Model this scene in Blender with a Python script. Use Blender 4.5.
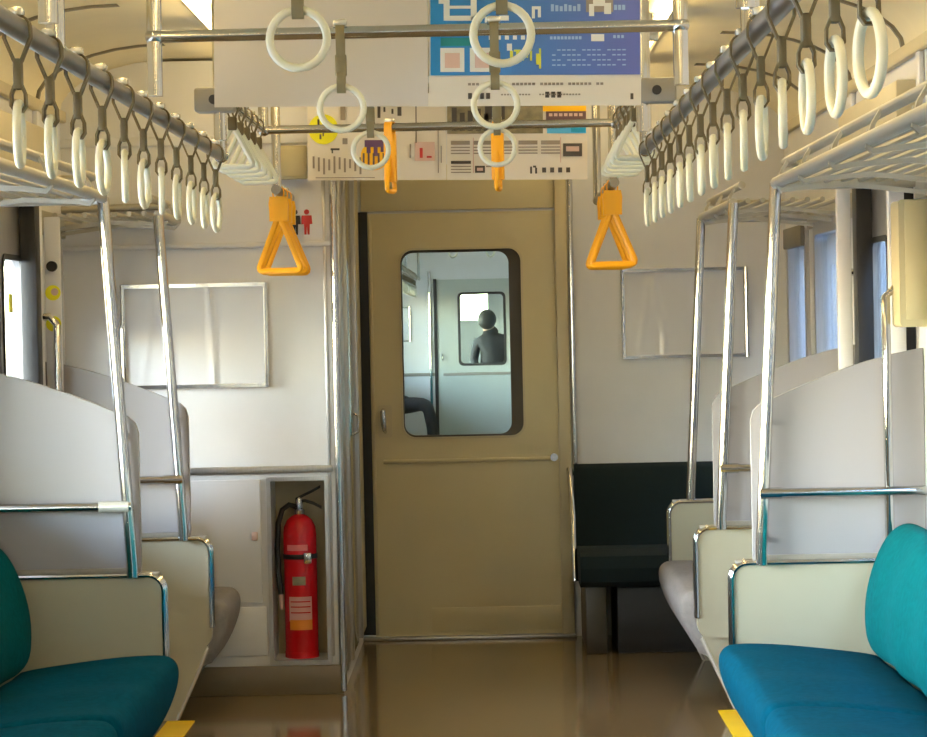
import bpy, bmesh, math, random
from mathutils import Vector, Matrix
random.seed(7)
for o in list(bpy.data.objects):
    bpy.data.objects.remove(o)
SC = bpy.context.scene
C = SC.collection

# ------------------------------------------------------------------ camera
H = 1.278                                   # eye height above the floor
cd = bpy.data.cameras.new('camera'); cam = bpy.data.objects.new('camera', cd); C.objects.link(cam)
cd.sensor_fit = 'HORIZONTAL'; cd.sensor_width = 36; cd.lens = 36 * 2700 / 927
cd.clip_start = .05; cd.clip_end = 500
cam.matrix_world = (Matrix.Translation((.12, 0, H)) @ Matrix.Rotation(.0084, 4, 'Z')
                    @ Matrix.Rotation(math.pi / 2 - .01778, 4, 'X') @ Matrix.Rotation(-.021, 4, 'Z'))
SC.camera = cam

# ------------------------------------------------------------------ sky + exposure
w = bpy.data.worlds.new('sky'); SC.world = w; w.use_nodes = True
nt = w.node_tree; bg = nt.nodes['Background']
sky = nt.nodes.new('ShaderNodeTexSky'); sky.sky_type = 'NISHITA'
sky.sun_disc = False; sky.sun_elevation = math.radians(38); sky.sun_rotation = math.radians(-100)
sky.air_density = 1.2; sky.dust_density = 1.0
nt.links.new(sky.outputs[0], bg.inputs[0]); bg.inputs[1].default_value = 16.0
LAMP = 38.0
vs = SC.view_settings
vs.view_transform = 'Standard'; vs.look = 'None'; vs.gamma = 1; vs.use_curve_mapping = False
vs.exposure = -.92

# ------------------------------------------------------------------ materials
def lin(c):
    return tuple(((v / 255) / 12.92 if v / 255 <= .04045 else ((v / 255 + .055) / 1.055) ** 2.4) for v in c)
M = {}
def mat(name, col, rough=.5, metal=0., var=.06, scale=6., bump=0., bscale=200., stretch=None, **kw):
    m = bpy.data.materials.new(name); m.use_nodes = True
    n = m.node_tree.nodes; L = m.node_tree.links; b = n['Principled BSDF']
    c = lin(col)
    tc = n.new('ShaderNodeTexCoord')
    src = tc.outputs['Object']
    if stretch:
        mp = n.new('ShaderNodeMapping'); mp.inputs['Scale'].default_value = stretch
        L.new(src, mp.inputs[0]); src = mp.outputs[0]
    no = n.new('ShaderNodeTexNoise'); no.inputs['Scale'].default_value = scale; no.inputs['Detail'].default_value = 4
    L.new(src, no.inputs['Vector'])
    r = n.new('ShaderNodeValToRGB')
    r.color_ramp.elements[0].position = .3; r.color_ramp.elements[1].position = .7
    r.color_ramp.elements[0].color = (*[v * (1 - var) for v in c], 1)
    r.color_ramp.elements[1].color = (*[min(1, v * (1 + var)) for v in c], 1)
    L.new(no.outputs['Fac'], r.inputs[0]); L.new(r.outputs[0], b.inputs['Base Color'])
    b.inputs['Roughness'].default_value = rough; b.inputs['Metallic'].default_value = metal
    if bump:
        n2 = n.new('ShaderNodeTexNoise'); n2.inputs['Scale'].default_value = bscale
        L.new(src, n2.inputs['Vector'])
        bp = n.new('ShaderNodeBump'); bp.inputs['Strength'].default_value = bump; bp.inputs['Distance'].default_value = .002
        L.new(n2.outputs['Fac'], bp.inputs['Height']); L.new(bp.outputs[0], b.inputs['Normal'])
    for k, v in kw.items():
        b.inputs[k.replace('_', ' ')].default_value = v
    M[name] = m
    return m
mat('wall', (214, 215, 218), .38, var=.03)
mat('ceiling', (232, 222, 190), .45, var=.03)
mat('door_paint', (204, 192, 152), .42, var=.04, scale=3)
mat('frame_paint', (196, 184, 150), .4, var=.03)
mat('floor', (124, 105, 75), .11, var=.10, scale=60, bump=.05, bscale=30)
mat('steel', (205, 205, 205), .16, 1, var=.04, scale=12)
mat('brushed', (190, 190, 192), .35, 1, var=.06, scale=8, stretch=(20, 20, 1))
mat('rackmetal', (186, 182, 170), .38, .6, var=.04)
mat('gasket', (66, 60, 50), .5, var=.1)
mat('whitepaint', (228, 228, 232), .35, var=.02)
mat('blind', (150, 140, 116), .8, var=.05)
mat('rackdark', (120, 114, 98), .5, .3, var=.06)
mat('pipe', (140, 134, 126), .30, .8, var=.05)
mat('pole', (215, 215, 215), .12, 1, var=.02)
mat('screen', (150, 147, 150), .35, var=.03, scale=2)
mat('panel', (168, 163, 142), .35, var=.03)
mat('seat', (0, 66, 86), .95, var=.15, scale=60, bump=.5, bscale=900, Specular_IOR_Level=.04)
mat('backfab', (0, 74, 77), .95, var=.15, scale=60, bump=.5, bscale=900, Specular_IOR_Level=.04)
mat('seatgrey', (126, 120, 116), .9, var=.1, scale=60, bump=.5, bscale=900)
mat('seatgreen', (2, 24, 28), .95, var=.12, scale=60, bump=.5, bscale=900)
mat('dark', (34, 32, 32), .6, var=.1)
mat('black', (8, 8, 10), .5, var=.1)
mat('rubber', (14, 14, 20), .45, var=.1)
mat('belt', (96, 82, 50), .6, var=.08, scale=40)
mat('crossbelt', (122, 112, 82), .6, var=.08, scale=40)
mat('ring', (232, 230, 208), .28, var=.03, Subsurface_Weight=.15, Subsurface_Radius=(.02, .02, .015))
mat('orange', (246, 172, 14), .42, var=.05)
mat('clamp', (236, 232, 220), .2, .6, var=.02)
mat('red', (196, 16, 26), .24, var=.04)
mat('paper', (226, 220, 210), .55, var=.015)
mat('papergrey', (205, 200, 196), .5, var=.03, scale=3)
mat('acrylic', (212, 214, 220), .14, var=.03, scale=3)
mat('inkdark', (70, 64, 58), .6)
mat('inkgrey', (140, 130, 120), .6)
mat('inkpale', (150, 178, 214), .6)
mat('inkwhite', (226, 228, 226), .6)
mat('inkgreen', (0, 120, 124), .6)
mat('inklime', (206, 204, 60), .6)
mat('inkyellow', (232, 226, 20), .6)
mat('inkgold', (250, 192, 8), .6)
mat('inkpurple', (98, 66, 110), .6)
mat('inkbrown', (96, 70, 74), .6)
mat('inksky', (80, 176, 228), .6)
mat('inkcyan', (0, 148, 196), .6)
mat('inkpink', (206, 176, 166), .6)
mat('inkolive', (130, 122, 96), .6, var=.3, scale=40)
mat('inkred', (176, 40, 36), .6)
mat('yellowpaint', (240, 196, 0), .5, var=.06)
mat('greybox', (140, 134, 124), .5)
mat('beigebox', (182, 170, 130), .45)
mat('cloth_dark', (26, 26, 32), .85, var=.2, scale=20)
mat('cloth_trouser', (30, 31, 38), .85, var=.2, scale=20)
mat('hair', (16, 13, 12), .6, var=.2)
mat('skin', (206, 164, 138), .5)
mat('ground', (122, 116, 104), .9, var=.2, scale=.4)
mat('kick', (112, 98, 76), .4, var=.06)
# blue poster: print whose own colour runs from blue to violet across the sheet
def blueprint():
    m = bpy.data.materials.new('inkblue'); m.use_nodes = True
    n = m.node_tree.nodes; L = m.node_tree.links; b = n['Principled BSDF']
    tc = n.new('ShaderNodeTexCoord'); sp = n.new('ShaderNodeSeparateXYZ'); L.new(tc.outputs['Object'], sp.inputs[0])
    r = n.new('ShaderNodeValToRGB'); r.color_ramp.elements[0].color = (*lin((0, 124, 190)), 1); r.color_ramp.elements[0].position = 0
    r.color_ramp.elements[1].color = (*lin((84, 96, 168)), 1); r.color_ramp.elements[1].position = .45
    L.new(sp.outputs[0], r.inputs[0]); L.new(r.outputs[0], b.inputs['Base Color']); b.inputs['Roughness'].default_value = .5
    M['inkblue'] = m
blueprint()
def glassmat(name, tint, gloss=1.0):
    m = bpy.data.materials.new(name); m.use_nodes = True
    n = m.node_tree.nodes; L = m.node_tree.links; n.remove(n['Principled BSDF'])
    t = n.new('ShaderNodeBsdfTransparent'); t.inputs[0].default_value = (*tint, 1)
    g = n.new('ShaderNodeBsdfGlossy'); g.inputs['Roughness'].default_value = .02
    f = n.new('ShaderNodeFresnel'); f.inputs[0].default_value = 1.45
    mu = n.new('ShaderNodeMath'); mu.operation = 'MULTIPLY'; mu.inputs[1].default_value = gloss
    L.new(f.outputs[0], mu.inputs[0])
    x = n.new('ShaderNodeMixShader'); L.new(mu.outputs[0], x.inputs[0]); L.new(t.outputs[0], x.inputs[1]); L.new(g.outputs[0], x.inputs[2])
    L.new(x.outputs[0], n['Material Output'].inputs[0]); M[name] = m
glassmat('glass', (.95, .97, .97), .5); glassmat('glass_door', (.86, .92, .90), .6)
def emit(name, col, s):
    m = bpy.data.materials.new(name); m.use_nodes = True
    n = m.node_tree.nodes; b = n['Principled BSDF']
    b.inputs['Base Color'].default_value = (.8, .8, .8, 1)
    b.inputs['Emission Color'].default_value = (*col, 1); b.inputs['Emission Strength'].default_value = s
    M[name] = m
emit('lamp', (1, .74, .34), LAMP)
emit('lamp2', (1, .90, .72), LAMP * .3)

# ------------------------------------------------------------------ mesh helpers
def B(): return bmesh.new()
def box(bm, x0, x1, y0, y1, z0, z1, bev=0, seg=2):
    if x0 > x1: x0, x1 = x1, x0
    if y0 > y1: y0, y1 = y1, y0
    r = bmesh.ops.create_cube(bm, size=1)
    for v in r['verts']:
        v.co = Vector(((x0 + x1) / 2 + v.co.x * (x1 - x0), (y0 + y1) / 2 + v.co.y * (y1 - y0), (z0 + z1) / 2 + v.co.z * (z1 - z0)))
    if bev:
        es = list({e for v in r['verts'] for e in v.link_edges})
        bmesh.ops.bevel(bm, geom=es, offset=bev, segments=seg, affect='EDGES', profile=.5)
def tube(bm, pts, r, seg=10, closed=False, caps=True):
    pts = [Vector(p) for p in pts]; n = len(pts); rings = []
    rs = r if isinstance(r, (list, tuple)) else [r] * n
    up = None
    for i, p in enumerate(pts):
        if closed: t = (pts[(i + 1) % n] - pts[i - 1]).normalized()
        else: t = (pts[min(i + 1, n - 1)] - pts[max(i - 1, 0)]).normalized()
        if up is None:
            up = Vector((0, 0, 1)) if abs(t.z) < .9 else Vector((1, 0, 0))
        a = (up - t * up.dot(t)).normalized(); b = t.cross(a); up = a
        rings.append([bm.verts.new(p + (a * math.cos(2 * math.pi * k / seg) + b * math.sin(2 * math.pi * k / seg)) * rs[i]) for k in range(seg)])
    for i in range(n if closed else n - 1):
        A, D = rings[i], rings[(i + 1) % n]
        for k in range(seg):
            bm.faces.new((A[k], A[(k + 1) % seg], D[(k + 1) % seg], D[k]))
    if not closed and caps:
        bm.faces.new(rings[0][::-1]); bm.faces.new(rings[-1])
def prism(bm, poly, axis, a0, a1):
    """extrude a 2-D polygon along an axis; poly is (u,v): axis X -> (y,z), Y -> (x,z), Z -> (x,y)"""
    def P(u, v, a): return {'X': (a, u, v), 'Y': (u, a, v), 'Z': (u, v, a)}[axis]
    A = [bm.verts.new(P(u, v, a0)) for u, v in poly]; D = [bm.verts.new(P(u, v, a1)) for u, v in poly]
    n = len(poly)
    bm.faces.new(A[::-1]); bm.faces.new(D)
    for i in range(n): bm.faces.new((A[i], A[(i + 1) % n], D[(i + 1) % n], D[i]))
def rrect(x0, x1, z0, z1, r, seg=6, corners=(1, 1, 1, 1)):
    """rounded rectangle, corners: bottom-left, bottom-right, top-right, top-left"""
    out = []
    for (cx, cz, a, on, px, pz) in ((x0 + r, z0 + r, 180, corners[0], x0, z0), (x1 - r, z0 + r, 270, corners[1], x1, z0),
                                    (x1 - r, z1 - r, 0, corners[2], x1, z1), (x0 + r, z1 - r, 90, corners[3], x0, z1)):
        if not on: out.append((px, pz)); continue
        for k in range(seg + 1):
            t = math.radians(a + 90 * k / seg); out.append((cx + r * math.cos(t), cz + r * math.sin(t)))
    return out
def frame_ring(bm, outer, inner, axis, a0, a1):
    """a flat ring between two polygons of equal length, extruded"""
    def P(u, v, a): return {'X': (a, u, v), 'Y': (u, a, v)}[axis]
    n = len(outer); V = []
    for poly in (outer, inner):
        for a in (a0, a1): V.append([bm.verts.new(P(u, v, a)) for u, v in poly])
    o0, o1, i0, i1 = V
    for k in range(n):
        j = (k + 1) % n
        bm.faces.new((o0[k], o0[j], i0[j], i0[k])); bm.faces.new((o1[k], i1[k], i1[j], o1[j]))
        bm.faces.new((o0[k], o1[k], o1[j], o0[j])); bm.faces.new((i0[k], i0[j], i1[j], i1[k]))
def loft(bm, secs):
    R = [[bm.verts.new(p) for p in s] for s in secs]; n = len(secs[0])
    for i in range(len(R) - 1):
        for k in range(n):
            bm.faces.new((R[i][k], R[i][(k + 1) % n], R[i + 1][(k + 1) % n], R[i + 1][k]))
    bm.faces.new(R[0][::-1]); bm.faces.new(R[-1])
def lathe(bm, prof, cx=0, cy=0, seg=20):
    R = []
    for r, z in prof:
        R.append([bm.verts.new((cx + r * math.cos(2 * math.pi * k / seg), cy + r * math.sin(2 * math.pi * k / seg), z)) for k in range(seg)])
    for i in range(len(R) - 1):
        for k in range(seg): bm.faces.new((R[i][k], R[i][(k + 1) % seg], R[i + 1][(k + 1) % seg], R[i + 1][k]))
    bm.faces.new(R[0][::-1]); bm.faces.new(R[-1])
def ribbon(bm, pts, width, th, axis='Y'):
    """strap: path in the plane across `axis`, width along the axis"""
    n = len(pts); secs = []
    for i, (u, v) in enumerate(pts):
        a = pts[max(i - 1, 0)]; b = pts[min(i + 1, n - 1)]
        t = Vector((b[0] - a[0], b[1] - a[1])).normalized(); nn = Vector((-t.y, t.x)) * th / 2
        q = []
        for s, e in ((-1, 1), (1, 1), (1, -1), (-1, -1)):
            p = (u + nn.x * e, v + nn.y * e); q.append((p[0], s * width / 2, p[1]))
        secs.append(q)
    loft(bm, secs)
def mesh(name, bm, smooth=True):
    bmesh.ops.recalc_face_normals(bm, faces=bm.faces[:])
    if smooth:
        for f in bm.faces: f.smooth = True
        for e in bm.edges:
            e.smooth = not (len(e.link_faces) != 2 or e.calc_face_angle(0) > .7)
    me = bpy.data.meshes.new(name); bm.to_mesh(me); bm.free()
    return me
def obj(name, bm, m, parent=None, loc=None, smooth=True):
    me = bm if isinstance(bm, bpy.types.Mesh) else mesh(name, bm, smooth)
    if not me.materials: me.materials.append(M[m])
    o = bpy.data.objects.new(name, me); C.objects.link(o)
    if parent: o.parent = parent
    if loc: o.location = loc
    return o
def tag(o, label, cat, group=None):
    o['label'] = label; o['category'] = cat
    if group: o['group'] = group
    return o
def thing(name, label, cat, loc=(0, 0, 0), rotz=0, group=None):
    o = bpy.data.objects.new(name, None); C.objects.link(o); o.empty_display_size = .05
    o.location = loc; o.rotation_euler = (0, 0, rotz)
    return tag(o, label, cat, group)
def struct(name, bm, m, parent=None, smooth=True):
    o = obj(name, bm, m, parent, smooth=smooth)
    if not parent: o['kind'] = 'structure'
    return o
def struct_root(name, loc=(0, 0, 0)):
    o = bpy.data.objects.new(name, None); C.objects.link(o); o.location = loc; o['kind'] = 'structure'; o.empty_display_size = .05
    return o
def copy_tree(o, parent=None):
    c = o.copy(); C.objects.link(c)
    if parent:
        c.parent = parent
    for ch in list(o.children): copy_tree(ch, c)
    return c
ORD = ['nearest', 'second', 'third', 'fourth', 'fifth', 'sixth', 'seventh', 'eighth', 'ninth', 'tenth', 'eleventh', 'twelfth', 'thirteenth', 'fourteenth', 'fifteenth']
def nth(k, what): return ('%s nearest to %s' % ('first' if 0 else '', what)).strip() if k == 0 else '%s from %s' % (ORD[k], what)

# ------------------------------------------------------------------ constants of the car
W = 1.33                     # half width to the wall face
YE = 10.84                   # end wall with the gangway door
YB = -3.0                    # closed end behind the camera
YC = 9.30                    # front of the equipment cubicle on the left
ZC = 2.20                    # ceiling
YA, YBP, YCP = 7.48, 8.74, 10.0       # seat-end partitions
WT = .08                     # wall thickness

# ------------------------------------------------------------------ floor, ceiling, walls
bm = B(); box(bm, -W - WT, W + WT, YB - .1, YE + .15, -.06, 0); struct('floor', bm, 'floor')
def cove(sign):
    pts = []
    for k in range(9):
        t = k / 8 * math.pi / 2
        pts.append((sign * (W - .42 + .42 * math.sin(t)), 2.02 + .18 * math.cos(t)))
    return pts
COVE = {}
def ceiling(y0, y1, name):
    for sgn, side in ((-1, 'left'), (1, 'right')):
        bm = B(); prism(bm, cove(sgn) + [(sgn * (W + WT), 2.02), (sgn * (W + WT), 2.32), (sgn * (W - .42), 2.32)], 'Y', y0, y1)
        COVE[(name, sgn)] = struct(name + '_cove_' + side, bm, 'ceiling')
    bm = B(); box(bm, -W + .42, W - .42, y0, y1, ZC, 2.32)
    return struct(name, bm, 'ceiling')
ceil = ceiling(YB - .1, YE + .15, 'ceiling')
# ceiling seams, thin ribs that follow the cove
for sgn in (-1, 1):
    for y in (2.2, 3.3, 4.4, 5.5, 6.6, 7.7, 8.8, 9.9):
        bm = B(); pts = cove(sgn) + [(sgn * (W - .001), 2.0)]
        secs = []
        for u, v in pts:
            c = Vector((sgn * .55, 1.85)); d = (c - Vector((u, v))).normalized() * .010
            secs.append([(u, y - .012, v), (u, y + .012, v), (u + d.x, y + .012, v + d.y), (u + d.x, y - .012, v + d.y)])
        loft(bm, secs); obj('ceiling_seam', bm, 'rackdark', COVE[('ceiling', sgn)])
def side_wall(name, sgn, y0, y1, openings, z1=2.03, m='wall', brk=()):
    ys = sorted({y0, y1, *[a for o in openings for a in o[:2]]}); zs = sorted({0., z1, *[a for o in openings for a in o[2:]]})
    bm = B()
    for i in range(len(ys) - 1):
        run = None
        for j in range(len(zs) - 1):
            cy, cz = (ys[i] + ys[i + 1]) / 2, (zs[j] + zs[j + 1]) / 2
            hole = any(a < cy < b and c < cz < d for a, b, c, d in openings)
            if not hole:
                box(bm, sgn * W, sgn * (W + WT), ys[i], ys[i + 1], zs[j], zs[j + 1])
    bmesh.ops.remove_doubles(bm, verts=bm.verts, dist=1e-5)
    return struct(name, bm, m, smooth=False)
DOOR = (7.60, 8.62, 0., 1.70)
NEARD = (.05, 1.07, 0., 1.70)
WZ = (.80, 1.58)
WIN_L = [(1.35, 3.20), (3.45, 5.30), (5.55, 7.25)]
openL = [DOOR, NEARD] + [(a, b, *WZ) for a, b in WIN_L] + [(8.93, 9.16, *WZ), (-2.6, -.3, *WZ)]
openR = [DOOR, NEARD] + [(a, b, *WZ) for a, b in WIN_L] + [(9.02, 9.80, *WZ), (10.08, 10.66, *WZ), (-2.6, -.3, *WZ)]
WL = side_wall('wall_left', -1, YB, YE + .1, openL); WR = side_wall('wall_right', 1, YB, YE + .1, openR)
bm = B(); box(bm, -W - WT, W + WT, YB - .1, YB, 0, 2.25); struct('wall_back', bm, 'wall')
# horizontal moulding where wall meets the cove
for sgn, nm in ((-1, 'trim_1'), (1, 'trim_2')):
    bm = B(); box(bm, sgn * (W - .022), sgn * W, YB, YE if sgn > 0 else YC, 1.985, 2.025, .006); struct(nm, bm, 'frame_paint')
# end wall: right of the door, lintel, (left is hidden in the cubicle)
bm = B()
box(bm, .42, W, YE, YE + .1, 0, 2.25); box(bm, -.40, .42, YE, YE + .1, 1.712, 2.25); box(bm, -W, -.40, YE, YE + .1, 0, 2.25)
bmesh.ops.remove_doubles(bm, verts=bm.verts, dist=1e-5); wend = struct('wall_end', bm, 'wall', smooth=False)
# wall seam and lintel panel
bm = B(); box(bm, -.37, .42, YE - .012, YE, 1.722, 1.905, .004); obj('lintel_panel', bm, 'door_paint', wend)
bm = B(); box(bm, .405, .455, YE - .03, YE + .02, 0, 2.19, .006); obj('door_post', bm, 'frame_paint', wend)
bm = B(); tube(bm, [(.468, YE - .03, .66), (.468, YE - .03, 1.86)], .011); obj('corner_strip', bm, 'pole', wend)

# ------------------------------------------------------------------ equipment cubicle on the left
CX = -.394
bm = B()
RX0, RX1, RZ0, RZ1, RD = -.632, -.446, .118, .738, .20       # extinguisher recess
box(bm, -W, RX0, YC, YE, 0, 2.19); box(bm, RX1, CX, YC, YE, 0, 2.19)
box(bm, RX0, RX1, YC, YE, 0, RZ0); box(bm, RX0, RX1, YC, YE, RZ1, 2.19); box(bm, RX0, RX1, YC + RD, YE, RZ0, RZ1)
bmesh.ops.remove_doubles(bm, verts=bm.verts, dist=1e-5)
cub = struct('wall_cubicle', bm, 'wall', smooth=False)
bm = B()
frame_ring(bm, rrect(RX0 - .014, RX1 + .014, RZ0 - .014, RZ1 + .014, .004, 2), rrect(RX0, RX1, RZ0, RZ1, .003, 2), 'Y', YC - .012, YC + .02)
obj('recess_frame', bm, 'brushed', cub)
bm = B(); box(bm, RX0 + .0005, RX1 - .0005, YC + RD - .004, YC + RD - .0005, RZ0, RZ1); obj('recess_back', bm, 'frame_paint', cub)
bm = B(); box(bm, -W, RX1 + .03, YC - .012, YC, .765, .79, .004); obj('dado_rail', bm, 'brushed', cub)
bm = B(); box(bm, -1.25, -.668, YC - .010, YC, .319, .745, .004); cdr = obj('cabinet_door', bm, 'wall', cub)
bm = B(); box(bm, -.70, -.678, YC - .022, YC - .010, .535, .565, .004); obj('latch', bm, 'inkpink', cdr)
bm = B(); box(bm, -1.25, -.655, YC - .006, YC, .135, .305, .003); obj('lower_panel', bm, 'wall', cub)
bm = B(); box(bm, -W, CX + .002, YC - .014, YC, 0, .10, .004); obj('kick_board', bm, 'kick', cub)
bm = B(); box(bm, -W, CX, YC - .012, YC, 1.545, 1.562, .004); obj('wall_seam', bm, 'wall', cub)
bm = B(); box(bm, -W, CX, YC - .010, YC, 1.90, 1.93, .003); obj('wall_seam', bm, 'wall', cub)
bm = B(); tube(bm, [(CX - .002, YC - .004, .01), (CX - .002, YC - .004, 1.86)], .013); obj('corner_strip', bm, 'pole', cub)
bm = B(); box(bm, CX - .04, CX - .028, YC - .006, YC, .13, 1.86, .002); obj('edge_strip', bm, 'brushed', cub)
for i, (a, b, d, m) in enumerate(((9.42, 9.60, .010, 'brushed'), (9.72, 9.80, .016, 'brushed'), (9.95, 10.28, .008, 'steel'), (10.40, 10.46, .018, 'brushed'), (10.60, 10.80, .014, 'frame_paint'))):
    bm = B(); box(bm, CX - .002, CX + d, a, b, .06, 1.90, .003); obj('side_profile', bm, m, cub)
bm = B(); tube(bm, [(CX + .012, 10.1, .86), (CX + .03, 10.1, .87), (CX + .03, 10.1, .93), (CX + .012, 10.1, .94)], .005); obj('catch', bm, 'steel', cub)
bm = B(); box(bm, CX, -.345, YE - .006, YE + .02, .02, 1.72); obj('door_slot', bm, 'black', cub)

# ------------------------------------------------------------------ gangway door
dr = struct_root('door_1', (0, YE, 0))
DX0, DX1, DZ = -.346, .41, 1.712
wx, wz, ww, wh = .025, 1.188, .482, .751
outer = rrect(wx - ww / 2, wx + ww / 2, wz - wh / 2, wz + wh / 2, .05, 8)
# leaf as a ring between the window outline and the leaf outline
def project_rect(poly, x0, x1, z0, z1, cx, cz):
    out = []
    for u, v in poly:
        dx, dz = u - cx, v - cz
        tx = ((x1 if dx > 0 else x0) - cx) / dx if abs(dx) > 1e-6 else 1e9
        tz = ((z1 if dz > 0 else z0) - cz) / dz if abs(dz) > 1e-6 else 1e9
        t = min(tx, tz); out.append((cx + dx * t, cz + dz * t))
    return out
def door_leaf(bm, y0, y1):
    # four boards around the window, plus a plate with the rounded hole
    pl = rrect(wx - ww / 2 - .03, wx + ww / 2 + .03, wz - wh / 2 - .03, wz + wh / 2 + .03, .001, 8)
    frame_ring(bm, pl, outer, 'Y', y0, y1)
    X0, X1, Z0, Z1 = wx - ww / 2 - .03, wx + ww / 2 + .03, wz - wh / 2 - .03, wz + wh / 2 + .03
    box(bm, DX0, X0, y0, y1, .012, DZ); box(bm, X1, DX1, y0, y1, .012, DZ)
    box(bm, X0, X1, y0, y1, .012, Z0); box(bm, X0, X1, y0, y1, Z1, DZ)
bm = B(); door_leaf(bm, -.002, .038); obj('door_leaf', bm, 'door_paint', dr, smooth=False)
inner = rrect(wx - ww / 2 + .005, wx + ww / 2 - .048, wz - wh / 2 + .007, wz + wh / 2 - .010, .046, 8)
bm = B(); frame_ring(bm, rrect(wx - ww / 2 - .008, wx + ww / 2 + .008, wz - wh / 2 - .008, wz + wh / 2 + .008, .055, 8), outer, 'Y', -.008, .0); obj('window_bead', bm, 'frame_paint', dr)
bm = B(); frame_ring(bm, outer, inner, 'Y', .008, .037); obj('window_gasket', bm, 'gasket', dr)
bm = B(); prism(bm, inner, 'Y', .020, .026); obj('window_pane', bm, 'glass_door', dr)
bm = B(); tube(bm, [(-.30, -.006, .717), (.385, -.006, .717)], .008, 8); obj('rail', bm, 'door_paint', dr)
bm = B(); tube(bm, [(.385, -.02, .722), (.385, .0, .722)], .016, 12); obj('knob', bm, 'steel', dr)
bm = B(); prism(bm, rrect(-.318, -.262, .815, .945, .008, 3), 'Y', -.006, 0); hp = obj('handle_plate', bm, 'frame_paint', dr)
bm = B(); tube(bm, [(-.298, -.006, .925), (-.298, -.03, .92), (-.296, -.034, .88), (-.292, -.028, .845), (-.290, -.008, .835)], [.008, .011, .012, .009, .006], 10); obj('handle', bm, 'steel', hp)
bm = B(); box(bm, -.12, .405, -.006, -.001, .03, .125, .002); obj('kick_plate', bm, 'door_paint', dr)
bm = B(); box(bm, -.342, -.33, -.006, 0, .02, 1.70, .002); obj('edge_strip', bm, 'frame_paint', dr)
bm = B(); box(bm, -.40, .46, YE - .05, YE + .06, 0, .014, .004); struct('trim_3', bm, 'brushed')

# ------------------------------------------------------------------ side doors and windows
nwin = 0
def window(sgn, y0, y1, z0, z1, blind=False, shade=0):
    global nwin
    nwin += 1
    r = struct_root('window_%d' % nwin, (sgn * W, (y0 + y1) / 2, z0)); hw = (y1 - y0) / 2; hz = z1 - z0
    bm = B()
    o = rrect(-hw - .025, hw + .025, -.025, hz + .025, .03, 5); i = rrect(-hw + .02, hw - .02, .02, hz - .02, .03, 5)
    frame_ring(bm, o, i, 'X', -sgn * .014, sgn * .03); obj('window_frame', bm, 'brushed', r)
    bm = B(); prism(bm, rrect(-hw + .012, hw - .012, .012, hz - .012, .03, 5), 'X', sgn * .010, sgn * .016); obj('pane', bm, 'glass', r)
    if y0 < 8.5 or y0 > 11: bm = B(); box(bm, -sgn * .012, sgn * .026, -hw + .02, hw - .02, hz * .52, hz * .52 + .03, .004); obj('sash_bar', bm, 'brushed', r)
    if shade:
        bm = B(); box(bm, -sgn * .010, -sgn * .006, -hw + .02, hw - .02, hz - shade, hz - .02, .001); sh = obj('added_blind', bm, 'blind', r)
        bm = B(); tube(bm, [(-sgn * .008, -hw + .02, hz - shade), (-sgn * .008, hw - .02, hz - shade)], .009, 8); obj('pull_bar', bm, 'steel', sh)
    if blind:
        bm = B(); box(bm, -sgn * .03, -sgn * .002, -hw, hw, hz - .05, hz + .03, .006); obj('blind_box', bm, 'rackdark', r)
    return r
for a, b in WIN_L:
    window(-1, a, b, *WZ); window(1, a, b, *WZ)
window(-1, -2.6, -.3, *WZ); window(1, -2.6, -.3, *WZ)
window(-1, 8.93, 9.16, *WZ, shade=.30)  # opening sized and blind added to set daylight on the cubicle wall
window(1, 9.02, 9.80, *WZ); window(1, 10.08, 10.66, *WZ, blind=True)
ndoor = 1
def side_door(sgn, y0, y1, zt):
    global ndoor
    ndoor += 1
    r = struct_root('door_%d' % ndoor, (sgn * (W + .03), (y0 + y1) / 2, 0)); hw = (y1 - y0) / 2
    for s in (-1, 1):
        a, b = sorted((s * .012, s * (hw + .02))); wa, wb = a + .085, b - .085
        bm = B()
        o = rrect(a, b, .01, zt + .01, .001, 5); i = rrect(wa, wb, .70, 1.50, .04, 5)
        frame_ring(bm, o, i, 'X', -.014, .014); lf = obj('door_leaf', bm, 'brushed', r)
        bm = B(); prism(bm, rrect(wa - .006, wb + .006, .694, 1.506, .04, 5), 'X', -.004, .004); obj('pane', bm, 'glass', lf)
        bm = B(); frame_ring(bm, rrect(wa - .012, wb + .012, .688, 1.512, .045, 5), rrect(wa + .006, wb - .006, .706, 1.494, .035, 5), 'X', -sgn * .019, -sgn * .012); obj('gasket', bm, 'rubber', lf)
        bm = B(); box(bm, -.018, .018, min(0, s * .03), max(0, s * .03), .01, zt + .01); obj('edge_rubber', bm, 'rubber', lf)
    # jamb with dark seals
    for s in (-1, 1):
        ja, jb = (.11, .066) if sgn > 0 else (.062, .030)
        bm = B(); box(bm, -sgn * ja, -sgn * jb, s * (hw + .02), s * (hw + .06), 0, zt + .05, .004); obj('jamb', bm, 'whitepaint', r)
        bm = B(); box(bm, -sgn * .066, -sgn * .015, s * (hw - .10), s * (hw - .015), 0, zt, .003); obj('jamb_seal', bm, 'rubber', r)
    bm = B(); box(bm, -sgn * .09, -sgn * .03, -hw - .1, hw + .1, zt + .01, zt + .22, .008); obj('door_header', bm, 'frame_paint', r)
    return r
side_door(-1, *DOOR[:2], DOOR[3]); side_door(1, *DOOR[:2], DOOR[3]); side_door(-1, *NEARD[:2], NEARD[3]); side_door(1, *NEARD[:2], NEARD[3])
# yellow strips on the floor along the door steps
for sgn, side in ((-1, 'left'), (1, 'right')):
    bm = B(); box(bm, sgn * .845, sgn * .935, 7.58, 8.70, 0, .004, .001)
    tag(obj('tactile_strip', bm, 'yellowpaint'), 'yellow tactile floor strip inside the %s side doorway' % side, 'floor marking', 'yellow doorway strips')

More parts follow.
